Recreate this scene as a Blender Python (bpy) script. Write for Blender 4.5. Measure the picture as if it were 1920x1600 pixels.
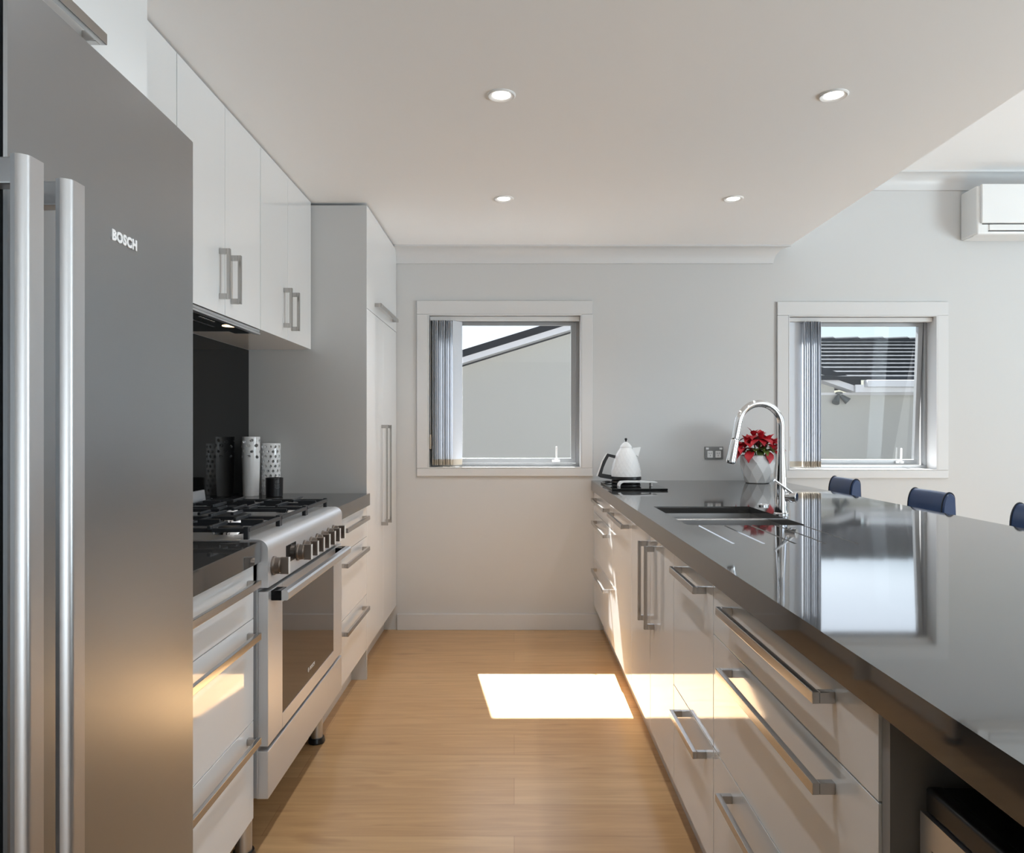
import bpy, bmesh, math, random
from mathutils import Vector, Matrix
random.seed(7)
for o in list(bpy.data.objects):
    bpy.data.objects.remove(o)
SC = bpy.context.scene
COL = SC.collection
R = math.radians

# ------------------------------------------------------------------ camera
cam_d = bpy.data.cameras.new('camera')
cam = bpy.data.objects.new('camera', cam_d); COL.objects.link(cam)
cam.location = (0, 0, 1.25); cam.rotation_euler = (R(90), 0, 0)
cam_d.sensor_width = 36; cam_d.lens = 36 * 1390 / 1920
cam_d.shift_x = -4 / 1920; cam_d.shift_y = 6 / 1920
cam_d.clip_start = 0.05; cam_d.clip_end = 200
SC.camera = cam

# ------------------------------------------------------------------ sky, sun, fill lamps, exposure
W = bpy.data.worlds.new('sky'); SC.world = W; W.use_nodes = True
wn = W.node_tree.nodes; wl = W.node_tree.links
sky = wn.new('ShaderNodeTexSky'); sky.sky_type = 'NISHITA'; sky.sun_disc = False
sky.sun_elevation = R(51); sky.sun_rotation = R(-9); sky.air_density = 1.0; sky.dust_density = 1.5
bgn = wn['Background']; 
# glow added for bright bench reflections, on the sun's side, above a strip of clear sky at the horizon
SUN_TO = Vector((-0.13, 0.815, 1)).normalized()
tcw = wn.new('ShaderNodeTexCoord'); dotw = wn.new('ShaderNodeVectorMath'); dotw.operation = 'DOT_PRODUCT'
dotw.inputs[1].default_value = SUN_TO; wl.new(tcw.outputs['Generated'], dotw.inputs[0])
def ramp_w(src, a, b, c, d):
    n_ = wn.new('ShaderNodeMapRange'); n_.interpolation_type = 'SMOOTHSTEP'
    for i_, v_ in ((1, a), (2, b), (3, c), (4, d)): n_.inputs[i_].default_value = v_
    wl.new(src, n_.inputs[0]); return n_.outputs[0]
sepw = wn.new('ShaderNodeSeparateXYZ'); wl.new(tcw.outputs['Generated'], sepw.inputs[0])
mulw = wn.new('ShaderNodeMath'); mulw.operation = 'MULTIPLY'
wl.new(ramp_w(dotw.outputs['Value'], .40, .70, 0, 1), mulw.inputs[0]); wl.new(ramp_w(sepw.outputs['Z'], .125, .185, 0, 9.5), mulw.inputs[1])
glw = wn.new('ShaderNodeVectorMath'); glw.operation = 'SCALE'; glw.inputs[0].default_value = (.96, .98, 1); wl.new(mulw.outputs[0], glw.inputs['Scale'])
sclw = wn.new('ShaderNodeVectorMath'); sclw.operation = 'ADD'
wl.new(sky.outputs['Color'], sclw.inputs[0]); wl.new(glw.outputs[0], sclw.inputs[1])
wl.new(sclw.outputs[0], bgn.inputs['Color'])
bgn.inputs['Strength'].default_value = 0.15

sun_d = bpy.data.lights.new('sun', 'SUN'); sun_d.energy = 44; sun_d.angle = R(0.6); sun_d.color = (1, .985, .96)
sun = bpy.data.objects.new('sun', sun_d); COL.objects.link(sun)
sun.rotation_euler = Vector((0.13, -0.815, -1)).to_track_quat('-Z', 'Y').to_euler()
sun.location = (0, 9, 9)

def area(name, loc, direction, sx, sy, power, color=(1, 1, 1)):
    d = bpy.data.lights.new(name, 'AREA'); d.shape = 'RECTANGLE'; d.size = sx; d.size_y = sy
    d.energy = power; d.color = color
    o = bpy.data.objects.new(name, d); COL.objects.link(o); o.location = loc
    o.rotation_euler = Vector(direction).to_track_quat('-Z', 'Z').to_euler()
    return o
# added fill lamps at unseen openings behind the camera and on the living side
area('fill_rear_opening', (2.9, -2.95, 1.15), (0, 1, .12), 3.4, 2.1, 26, (.97, .98, 1))
area('fill_living_opening', (4.93, 1.3, 1.2), (-1, 0, .12), 4.2, 2.2, 36, (.97, .98, 1))
area('fill_upward_rear', (2.9, -3.9, .05), (0, .62, 1), 3.4, 1.5, 130, (.77, .915, 1))  # no deck modelled, added upward fill for the ceiling
area('fill_upward_living', (5.9, .6, .05), (-.62, 0, 1), 4.0, 1.6, 470, (.77, .915, 1))  # no paving modelled, added upward fill from the living side

SC.cycles.caustics_reflective = False; SC.cycles.caustics_refractive = False
SC.view_settings.view_transform = 'Standard'
SC.view_settings.look = 'None'
SC.view_settings.gamma = 1.0
SC.view_settings.use_curve_mapping = False
SC.view_settings.exposure = 0.14

# ------------------------------------------------------------------ materials
def mat(name, color=(.8, .8, .8), rough=.5, metal=0., spec=.5, emit=None, estr=0., coat=0., aniso=0., ior=None):
    m = bpy.data.materials.new(name); m.use_nodes = True
    b = m.node_tree.nodes['Principled BSDF']
    b.inputs['Base Color'].default_value = (*color, 1)
    b.inputs['Roughness'].default_value = rough
    b.inputs['Metallic'].default_value = metal
    b.inputs['Specular IOR Level'].default_value = spec
    if ior: b.inputs['IOR'].default_value = ior
    if coat:
        b.inputs['Coat Weight'].default_value = coat; b.inputs['Coat Roughness'].default_value = .04
    if aniso: b.inputs['Anisotropic'].default_value = aniso
    if emit:
        b.inputs['Emission Color'].default_value = (*emit, 1); b.inputs['Emission Strength'].default_value = estr
    return m

def nd(m, typ): return m.node_tree.nodes.new(typ)
def lk(m, a, b): m.node_tree.links.new(a, b)
def bsdf(m): return m.node_tree.nodes['Principled BSDF']

def coords(m, scale=(1, 1, 1)):
    tc = nd(m, 'ShaderNodeTexCoord'); mp = nd(m, 'ShaderNodeMapping')
    mp.inputs['Scale'].default_value = scale
    lk(m, tc.outputs['Object'], mp.inputs['Vector'])
    return mp.outputs['Vector']

def add_bump(m, scale, strength, dist=.002, vec=None):
    n = nd(m, 'ShaderNodeTexNoise'); n.inputs['Scale'].default_value = scale
    lk(m, vec if vec is not None else coords(m), n.inputs['Vector'])
    bp = nd(m, 'ShaderNodeBump'); bp.inputs['Strength'].default_value = strength; bp.inputs['Distance'].default_value = dist
    lk(m, n.outputs['Fac'], bp.inputs['Height']); lk(m, bp.outputs['Normal'], bsdf(m).inputs['Normal'])

M = {}
M['wall'] = mat('painted_wall', (.60, .60, .595), .6, spec=.3); add_bump(M['wall'], 90, .05, .001)
M['ceil'] = mat('ceiling_paint', (.90, .90, .90), .7, spec=.2)
M['trim'] = mat('trim_paint', (.65, .65, .65), .35, spec=.4)
M['gloss'] = mat('gloss_white_laminate', (.78, .785, .785), .05, spec=1.0)
M['carcass'] = mat('cabinet_carcass', (.74, .74, .73), .45)
M['satin'] = mat('satin_white_panel', (.70, .69, .68), .25)
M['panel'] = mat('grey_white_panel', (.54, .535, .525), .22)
M['niche'] = mat('niche_shaded', (.26, .25, .24), .5)  # base colour darkened for the shade inside the niche
M['gap'] = mat('dark_gap', (.02, .02, .02), .8)
M['handle'] = mat('brushed_nickel', (.50, .485, .47), .22, 1)
M['steel'] = mat('stainless_steel', (.64, .65, .67), .34, 1)
M['sinksteel'] = mat('sink_steel', (.42, .41, .40), .3, 1)
M['satinsteel'] = mat('satin_steel', (.62, .62, .63), .38, .6)
M['fridgehandle'] = mat('brushed_handle', (.60, .60, .61), .36, 1)
M['chrome'] = mat('chrome', (.85, .86, .88), .06, 1)
M['alu'] = mat('aluminium_frame', (.33, .34, .35), .4, .4)
M['black'] = mat('black_plastic', (.012, .012, .014), .3)
M['iron'] = mat('cast_iron', (.015, .017, .02), .38)
M['bglass'] = mat('black_glass', (.005, .005, .005), .04, spec=.12)
M['ovenglass'] = mat('oven_glass', (.035, .03, .027), .05, spec=1.0)
M['ceramic'] = mat('white_ceramic', (.82, .82, .82), .12)
M['soil'] = mat('soil', (.02, .015, .01), .9)
M['lamp'] = mat('lamp_lens', (1, 1, 1), .5, emit=(1, .97, .93), estr=9)
M['hoodlamp'] = mat('warm_lamp', (1, .8, .5), .5, emit=(1, .72, .36), estr=6)
M['slat'] = mat('blind_slat', (.64, .67, .72), .6)
_s = M['slat'].node_tree; _t = _s.nodes.new('ShaderNodeBsdfTranslucent'); _t.inputs['Color'].default_value = (.62, .67, .72, 1)
_x = _s.nodes.new('ShaderNodeMixShader'); _x.inputs[0].default_value = .08     # thin fabric lets daylight through
_s.links.new(bsdf(M['slat']).outputs[0], _x.inputs[1]); _s.links.new(_t.outputs[0], _x.inputs[2]); _s.links.new(_x.outputs[0], _s.nodes['Material Output'].inputs['Surface'])
M['beige'] = mat('beige_weight', (.50, .44, .36), .7)
M['leather'] = mat('navy_leather', (.012, .038, .115), .33, spec=.6); add_bump(M['leather'], 160, .15, .001)
M['dleather'] = mat('dark_piping', (.012, .014, .02), .4)
M['acwhite'] = mat('ac_plastic', (.80, .80, .79), .35)
M['socket'] = mat('socket_white', (.85, .85, .85), .3)
M['plate'] = mat('outlet_grey', (.22, .22, .22), .4, .3)
M['knob'] = mat('knob_metal', (.20, .165, .14), .35, 1)
M['outwall'] = mat('render_cream', (.41, .41, .385), .8); add_bump(M['outwall'], 40, .1, .004)
M['barge'] = mat('barge_white', (.58, .59, .62), .6)
M['tile'] = mat('roof_tile', (.024, .028, .035), .9, spec=.1)
M['gutter'] = mat('gutter_white', (.60, .61, .63), .5)
M['ground'] = mat('outside_ground', (.10, .10, .10), .9)
M['text'] = mat('brand_silver', (.86, .86, .86), .3, .3)
M['flood'] = mat('flood_light', (.10, .11, .11), .4)

# brushed fridge steel: fine vertical variation in roughness
m = mat('fridge_steel', (.365, .378, .39), .3, 1); M['fridge'] = m
v = coords(m, (1, 3, 260)); n = nd(m, 'ShaderNodeTexNoise'); n.inputs['Scale'].default_value = 3; lk(m, v, n.inputs['Vector'])
mr = nd(m, 'ShaderNodeMapRange'); mr.inputs['To Min'].default_value = .27; mr.inputs['To Max'].default_value = .36
lk(m, n.outputs['Fac'], mr.inputs['Value']); lk(m, mr.outputs['Result'], bsdf(m).inputs['Roughness'])

# dark polished stone with fine speckle
m = mat('polished_stone', (.05, .05, .05), .045, ior=1.9); M['stone'] = m
v = coords(m); n = nd(m, 'ShaderNodeTexNoise'); n.inputs['Scale'].default_value = 900; n.inputs['Detail'].default_value = 2; lk(m, v, n.inputs['Vector'])
cr = nd(m, 'ShaderNodeValToRGB'); cr.color_ramp.elements[0].position = .35; cr.color_ramp.elements[0].color = (.032, .030, .029, 1)
cr.color_ramp.elements[1].position = .75; cr.color_ramp.elements[1].color = (.052, .050, .048, 1)
lk(m, n.outputs['Fac'], cr.inputs['Fac']); lk(m, cr.outputs['Color'], bsdf(m).inputs['Base Color'])

# oak planks, boards running across the aisle
m = mat('oak_planks', (.5, .3, .14), .3, spec=.45); M['oak'] = m
v = coords(m)
br = nd(m, 'ShaderNodeTexBrick'); br.inputs['Scale'].default_value = 1; br.inputs['Brick Width'].default_value = 2.1; br.inputs['Row Height'].default_value = .19
br.inputs['Mortar Size'].default_value = .0008; br.inputs['Mortar Smooth'].default_value = .3; br.offset = .37; br.inputs['Bias'].default_value = 0
br.inputs['Color1'].default_value = (.51, .305, .145, 1); br.inputs['Color2'].default_value = (.57, .358, .18, 1); br.inputs['Mortar'].default_value = (.34, .18, .07, 1)
lk(m, v, br.inputs['Vector'])
v2 = coords(m, (1.3, 16, 1)); g = nd(m, 'ShaderNodeTexNoise'); g.inputs['Scale'].default_value = 2.2; g.inputs['Detail'].default_value = 7; g.inputs['Distortion'].default_value = .8
lk(m, v2, g.inputs['Vector'])
gr = nd(m, 'ShaderNodeValToRGB'); gr.color_ramp.elements[0].position = .3; gr.color_ramp.elements[0].color = (.80, .77, .73, 1)
gr.color_ramp.elements[1].position = .7; gr.color_ramp.elements[1].color = (1.06, 1.05, 1.04, 1)
lk(m, g.outputs['Fac'], gr.inputs['Fac'])
mx = nd(m, 'ShaderNodeMix'); mx.data_type = 'RGBA'; mx.blend_type = 'MULTIPLY'; mx.inputs['Factor'].default_value = .8
lk(m, br.outputs['Color'], mx.inputs['A']); lk(m, gr.outputs['Color'], mx.inputs['B'])
v3 = coords(m, (1.1, 5, 1)); kn = nd(m, 'ShaderNodeTexNoise'); kn.inputs['Scale'].default_value = 2.6; kn.inputs['Detail'].default_value = 2; lk(m, v3, kn.inputs['Vector'])
kr = nd(m, 'ShaderNodeValToRGB'); kr.color_ramp.elements[0].position = .22; kr.color_ramp.elements[0].color = (.66, .60, .54, 1)
kr.color_ramp.elements[1].position = .36; kr.color_ramp.elements[1].color = (1, 1, 1, 1); lk(m, kn.outputs['Fac'], kr.inputs['Fac'])
mx2 = nd(m, 'ShaderNodeMix'); mx2.data_type = 'RGBA'; mx2.blend_type = 'MULTIPLY'; mx2.inputs['Factor'].default_value = .8
lk(m, mx.outputs['Result'], mx2.inputs['A']); lk(m, kr.outputs['Color'], mx2.inputs['B'])
lk(m, mx2.outputs['Result'], bsdf(m).inputs['Base Color'])
bp = nd(m, 'ShaderNodeBump'); bp.inputs['Strength'].default_value = .08; bp.inputs['Distance'].default_value = .002
lk(m, g.outputs['Fac'], bp.inputs['Height']); lk(m, bp.outputs['Normal'], bsdf(m).inputs['Normal'])

# window glass: lets the light through, mirrors a little
m = bpy.data.materials.new('window_glass'); m.use_nodes = True; M['glass'] = m
nt = m.node_tree; nt.nodes.clear()
out = nt.nodes.new('ShaderNodeOutputMaterial'); mixs = nt.nodes.new('ShaderNodeMixShader')
tr = nt.nodes.new('ShaderNodeBsdfTransparent'); tr.inputs['Color'].default_value = (.95, .965, .97, 1)
gl = nt.nodes.new('ShaderNodeBsdfGlossy'); gl.inputs['Roughness'].default_value = .01
lw = nt.nodes.new('ShaderNodeLayerWeight'); lw.inputs['Blend'].default_value = .5     # Schlick reflectance, the same from both sides
pw = nt.nodes.new('ShaderNodeMath'); pw.operation = 'POWER'; pw.inputs[1].default_value = 5; nt.links.new(lw.outputs['Facing'], pw.inputs[0])
fr = nt.nodes.new('ShaderNodeMath'); fr.operation = 'MULTIPLY_ADD'; fr.inputs[1].default_value = .93; fr.inputs[2].default_value = .04; nt.links.new(pw.outputs[0], fr.inputs[0])
nt.links.new(fr.outputs[0], mixs.inputs[0]); nt.links.new(tr.outputs[0], mixs.inputs[1]); nt.links.new(gl.outputs[0], mixs.inputs[2])
nt.links.new(mixs.outputs[0], out.inputs['Surface'])

# leaves: red bracts and green leaves with slight variation
def leafmat(name, c0, c1):
    m = mat(name, c0, .45)
    v = coords(m); n = nd(m, 'ShaderNodeTexNoise'); n.inputs['Scale'].default_value = 22; lk(m, v, n.inputs['Vector'])
    cr = nd(m, 'ShaderNodeValToRGB'); cr.color_ramp.elements[0].position = .35; cr.color_ramp.elements[0].color = (*c0, 1)
    cr.color_ramp.elements[1].position = .65; cr.color_ramp.elements[1].color = (*c1, 1)
    lk(m, n.outputs['Fac'], cr.inputs['Fac']); lk(m, cr.outputs['Color'], bsdf(m).inputs['Base Color'])
    return m
M['red'] = leafmat('red_bract', (.36, .008, .018), (.58, .018, .03))
M['green'] = leafmat('green_leaf', (.045, .09, .015), (.12, .15, .03))

# ------------------------------------------------------------------ mesh helpers
def NB(): return bmesh.new()

def box(bm, x0, x1, y0, y1, z0, z1, bev=0., seg=2):
    x0, x1 = sorted((x0, x1)); y0, y1 = sorted((y0, y1)); z0, z1 = sorted((z0, z1))
    vs = [bm.verts.new(p) for p in ((x0, y0, z0), (x1, y0, z0), (x1, y1, z0), (x0, y1, z0), (x0, y0, z1), (x1, y0, z1), (x1, y1, z1), (x0, y1, z1))]
    fs = [bm.faces.new([vs[i] for i in f]) for f in ((0, 3, 2, 1), (4, 5, 6, 7), (0, 1, 5, 4), (1, 2, 6, 5), (2, 3, 7, 6), (3, 0, 4, 7))]
    if bev:
        es = list({e for f in fs for e in f.edges})
        bmesh.ops.bevel(bm, geom=es, offset=bev, segments=seg, profile=.5, affect='EDGES')
    return bm

def frame_of(d):
    d = Vector(d).normalized(); up = Vector((0, 0, 1)) if abs(d.z) < .9 else Vector((1, 0, 0))
    a = d.cross(up).normalized(); return a, a.cross(d).normalized()

def tube(bm, pts, rad, seg=16, cap=True):
    pts = [Vector(p) for p in pts]; n = len(pts)
    if not hasattr(rad, '__len__'): rad = [rad] * n
    a, b = frame_of(pts[1] - pts[0]); rings = []
    for i, p in enumerate(pts):
        t = (pts[min(i + 1, n - 1)] - pts[max(i - 1, 0)]).normalized()
        a = (a - t * a.dot(t)).normalized(); b = t.cross(a)
        rings.append([bm.verts.new(p + (a * math.cos(2 * math.pi * k / seg) + b * math.sin(2 * math.pi * k / seg)) * rad[i]) for k in range(seg)])
    for i in range(n - 1):
        for k in range(seg):
            bm.faces.new((rings[i][k], rings[i][(k + 1) % seg], rings[i + 1][(k + 1) % seg], rings[i + 1][k]))
    if cap:
        bm.faces.new(list(reversed(rings[0]))); bm.faces.new(rings[-1])
    return bm

def lathe(bm, c, prof, seg=32, axis='z', close=False):
    rings = []
    for r, h in prof:
        ring = []
        for k in range(seg):
            t = 2 * math.pi * k / seg; u, w = r * math.cos(t), r * math.sin(t)
            p = {'z': (u, w, h), 'x': (h, u, w), 'y': (w, h, u)}[axis]
            ring.append(bm.verts.new((c[0] + p[0], c[1] + p[1], c[2] + p[2])))
        rings.append(ring)
    for i in range(len(rings) - 1):
        for k in range(seg):
            bm.faces.new((rings[i][k], rings[i][(k + 1) % seg], rings[i + 1][(k + 1) % seg], rings[i + 1][k]))
    if close:
        for k in range(seg):
            bm.faces.new((rings[-1][k], rings[-1][(k + 1) % seg], rings[0][(k + 1) % seg], rings[0][k]))
    else:
        bm.faces.new(list(reversed(rings[0]))); bm.faces.new(rings[-1])
    return bm

def prism(bm, poly, axis, a, b):
    # poly: 2D points in the plane across the axis: x->(y,z), y->(x,z), z->(x,y)
    def P(p, t): return {'x': (t, p[0], p[1]), 'y': (p[0], t, p[1]), 'z': (p[0], p[1], t)}[axis]
    A = [bm.verts.new(P(p, a)) for p in poly]; B = [bm.verts.new(P(p, b)) for p in poly]; n = len(poly)
    bm.faces.new(A); bm.faces.new(list(reversed(B)))
    for i in range(n):
        bm.faces.new((A[i], B[i], B[(i + 1) % n], A[(i + 1) % n]))
    return bm

def world_loc(o):
    p = Vector((0, 0, 0))
    while o is not None: p += o.location; o = o.parent
    return p

def obj(name, bm, material, parent=None, smooth=32, kind=None, label=None):
    """link a bmesh given in world coordinates as one mesh object"""
    bmesh.ops.recalc_face_normals(bm, faces=bm.faces)
    me = bpy.data.meshes.new(name)
    if parent is not None:
        bmesh.ops.translate(bm, vec=-world_loc(parent), verts=bm.verts)
    bm.to_mesh(me); bm.free()
    me.materials.append(M[material] if isinstance(material, str) else material)
    if smooth:
        for p in me.polygons: p.use_smooth = True
        me.set_sharp_from_angle(angle=R(smooth))
    o = bpy.data.objects.new(name, me); COL.objects.link(o)
    if smooth:      # keeps the flat faces next to rounded edges flat
        wnm = o.modifiers.new('flat_faces', 'WEIGHTED_NORMAL'); wnm.keep_sharp = True; wnm.weight = 80
    if parent is not None: o.parent = parent
    if kind: o['kind'] = kind
    if label: o['label'] = label
    return o

def thing(name, label, cat, loc=(0, 0, 0), group=None):
    o = bpy.data.objects.new(name, None); COL.objects.link(o); o.location = loc; o.empty_display_size = .1
    o['label'] = label; o['category'] = cat
    if group: o['group'] = group
    return o

def tag(o, label, cat, group=None):
    o['label'] = label; o['category'] = cat
    if group: o['group'] = group
    return o

def dup(root, loc, label=None):
    r = root.copy(); COL.objects.link(r); r.location = loc
    if label: r['label'] = label
    def rec(src, dst):
        for ch in list(src.children):
            if ch.name in made: continue
            c = ch.copy(); COL.objects.link(c); c.parent = dst; made.add(c.name); rec(ch, c)
    made = set(); rec(root, r)
    return r

def eval_mesh(o):
    dg = bpy.context.evaluated_depsgraph_get(); dg.update()
    return bpy.data.meshes.new_from_object(o.evaluated_get(dg))

def lettering(body, size, loc, parent, material, name='brand_lettering', depth=.001, bold=.0):
    """raised letters on a face that looks towards +X: letters run along +Y"""
    c = bpy.data.curves.new(name, 'FONT'); c.body = body; c.size = size; c.extrude = depth; c.offset = bold
    c.align_x = 'LEFT'; c.space_character = 1.12; c.resolution_u = 4
    t = bpy.data.objects.new(name, c); COL.objects.link(t)
    me = eval_mesh(t); bpy.data.objects.remove(t)
    me.transform(Matrix(((0, 0, 1, 0), (1, 0, 0, 0), (0, 1, 0, 0), (0, 0, 0, 1))))
    me.transform(Matrix.Translation(Vector(loc) - world_loc(parent)))
    me.materials.clear(); me.materials.append(M[material])
    o = bpy.data.objects.new(name, me); COL.objects.link(o); o.parent = parent
    return o

def bar_handle(parent, xf, s, along, a, b, other, dep=.036, name='handle'):
    """square bow handle on a front at X=xf looking towards s*X; along 'y' (other = z) or 'z' (other = y)"""
    bm = NB(); xo = xf + s * dep; xi = xo - s * .0115; w = .0095; e = .014
    if along == 'y':
        box(bm, xi, xo, a, b, other - w, other + w, .0012)
        for p in (a, b - e): box(bm, xf, xi, p, p + e, other - w * .95, other + w * .95, .0006, 1)
    else:
        box(bm, xi, xo, other - w * .7, other + w * .7, a, b, .0012)
        for p in (a, b - 2 * w): box(bm, xf, xi, other - w * .65, other + w * .65, p, p + 2 * w, .0006, 1)
    return obj(name, bm, 'handle', parent)

def front(parent, name, xf, s, y0, y1, z0, z1, th=.018, material='gloss'):
    bm = NB(); g = .0014
    box(bm, xf - s * th, xf, y0 + g, y1 - g, z0 + g, z1 - g, .0009)
    return obj(name, bm, material, parent)

# ------------------------------------------------------------------ the room shell
LW, BW, RW, RR = -1.331, 4.633, 5.0, -3.0      # left wall, back wall, right wall, rear
CZ, HZ, CX = 2.385, 2.842, 1.70                # kitchen ceiling, living ceiling, bulkhead edge
W1 = (-.537, .42, 1.01, 1.97); W2 = (1.71, 2.637, .997, 1.963)

obj('floor', box(NB(), LW - 2.4, RW + .2, RR - .2, BW + .19, -.12, 0), 'oak', kind='structure', smooth=0)
bm = NB()
box(bm, LW - 2.4, CX, RR - .2, BW + .19, CZ, CZ + .7)
box(bm, CX, RW + .2, RR - .2, BW + .19, HZ, HZ + .24)
obj('ceiling', bm, 'ceil', kind='structure', smooth=0)
bm = NB(); box(bm, LW - .2, LW, .42, BW + .19, 0, CZ); box(bm, LW - 2.2, LW - .2, .42, .62, 0, CZ); box(bm, LW - 2.4, LW - 2.2, RR - .2, .62, 0, CZ)   # unseen hallway added behind the fridge to darken its handle reflections
obj('wall_left', bm, 'wall', kind='structure', smooth=0)
bm = NB(); xs = [LW, W1[0], W1[1], W2[0], W2[1], RW]
for i in range(5):
    if i in (1, 3):
        w = W1 if i == 1 else W2
        box(bm, xs[i], xs[i + 1], BW, BW + .19, 0, w[2]); box(bm, xs[i], xs[i + 1], BW, BW + .19, w[3], HZ)
    else: box(bm, xs[i], xs[i + 1], BW, BW + .19, 0, HZ)
obj('wall_back', bm, 'wall', kind='structure', smooth=0)
bm = NB()   # unseen living side wall, a wide opening made for the fill lamps
box(bm, RW, RW + .2, RR - .2, -.85, 0, HZ); box(bm, RW, RW + .2, 3.45, BW + .19, 0, HZ); box(bm, RW, RW + .2, -.85, 3.45, 2.33, HZ); box(bm, RW, RW + .2, -.85, 3.45, 0, .06)
obj('wall_right', bm, 'wall', kind='structure', smooth=0)
bm = NB()   # unseen rear wall, its opening placed for the fill lamps
box(bm, LW - 2.2, 1.15, RR - .2, RR, 0, HZ); box(bm, 4.65, RW, RR - .2, RR, 0, HZ); box(bm, 1.15, 4.65, RR - .2, RR, 2.24, HZ); box(bm, 1.15, 4.65, RR - .2, RR, 0, .06)
obj('wall_rear', bm, 'wall', kind='structure', smooth=0)
bm = NB(); box(bm, LW + .6, .56, BW - .014, BW, 0, .10, .003)
obj('baseboard_back', bm, 'trim', kind='structure')
def cove(zc, x0, x1, name, ret=False):
    pts = [(BW, zc), (BW - .092, zc), (BW - .092, zc - .010)]
    for k in range(1, 8):
        t = k / 8 * math.pi / 2
        pts.append((BW - .082 + .070 * math.sin(t), zc - .012 - .075 * (1 - math.cos(t))))
    pts += [(BW - .010, zc - .088), (BW - .010, zc - .098), (BW, zc - .098)]
    b = NB(); prism(b, pts, 'x', x0, x1)
    if ret:   # the end returns to the wall along the cove's own profile
        for v in b.verts:
            if abs(v.co.x - x1) < 1e-6: v.co.x = x1 - .092 + (BW - v.co.y)
    return obj(name, b, 'trim', kind='structure', smooth=25)
cove(CZ, -.735, CX, 'trim_1', True)
cove(HZ, CX, RW, 'trim_2')

def window(n, w, xg0, xg1, tilt):
    x0, x1, z0, z1 = w
    root = bpy.data.objects.new('window_%d' % n, None); COL.objects.link(root); root.location = ((x0 + x1) / 2, BW + .1, z0); root['kind'] = 'structure'
    b = NB(); t = .070; f = BW - .016   # architrave
    box(b, x0 - t, x1 + t, f, BW, z1, z1 + t + .015, .004); box(b, x0 - t, x1 + t, f, BW, z0 - .05, z0, .004)
    box(b, x0 - t, x0, f, BW, z0, z1, .004); box(b, x1, x1 + t, f, BW, z0, z1, .004)
    obj('architrave', b, 'trim', root)
    b = NB(); q = .006; y1 = BW + .165  # reveal lining
    box(b, x0, x1, f, y1, z0, z0 + q); box(b, x0, x1, f, y1, z1 - q, z1); box(b, x0, x0 + q, f, y1, z0 + q, z1 - q); box(b, x1 - q, x1, f, y1, z0 + q, z1 - q)
    obj('reveal', b, 'trim', root)
    ya, yb = BW + .092, BW + .130; fw = .020
    X0, X1, Z0, Z1 = x0 + q, x1 - q, z0 + q, z1 - q
    b = NB()
    box(b, X0, X1, ya, yb, Z0, Z0 + fw, .002); box(b, X0, X1, ya, yb, Z1 - fw - .004, Z1, .002)
    box(b, X0, X0 + fw, ya, yb, Z0 + fw, Z1 - fw, .002); box(b, X1 - fw, X1, ya, yb, Z0 + fw, Z1 - fw, .002)
    obj('frame', b, 'alu', root)
    # the sash, hinged along its top edge
    sx0, sx1, sz0, sz1 = X0 + fw + .002, X1 - fw - .002, Z0 + fw + .002, Z1 - fw - .006; st = .030
    def hinge(bm):
        if tilt:
            bmesh.ops.rotate(bm, verts=bm.verts, cent=(0, ya, sz1), matrix=Matrix.Rotation(R(tilt), 3, 'X'))
        return bm
    b = NB()
    box(b, sx0, sx1, ya + .002, yb - .004, sz0, sz0 + st, .002); box(b, sx0, sx1, ya + .002, yb - .004, sz1 - st + .008, sz1, .002)
    box(b, sx0, sx0 + st, ya + .002, yb - .004, sz0 + st, sz1 - st + .008, .002); box(b, sx1 - st, sx1, ya + .002, yb - .004, sz0 + st, sz1 - st + .008, .002)
    sash = obj('sash', hinge(b), 'alu', root)
    b = NB(); box(b, sx0 + st - .003, sx1 - st + .003, ya + .014, ya + .018, sz0 + st - .003, sz1 - st + .011)
    obj('pane', hinge(b), 'glass', sash, smooth=0)
    b = NB(); lx = x1 - .150   # white latch: base plate and upright lever
    box(b, lx - .030, lx + .022, ya - .014, ya + .002, sz0 + .006, sz0 + .020, .003); box(b, lx - .006, lx + .005, ya - .020, ya - .011, sz0 + .012, sz0 + .105, .003)
    lathe(b, (lx, ya - .012, sz0 + .012), [(.010, -.004), (.012, 0), (.010, .012)], 14)
    obj('latch', hinge(b), 'trim', root)
    return root
window(1, W1, 0, 0, 0)
window(2, W2, 0, 0, 3.6)

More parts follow.
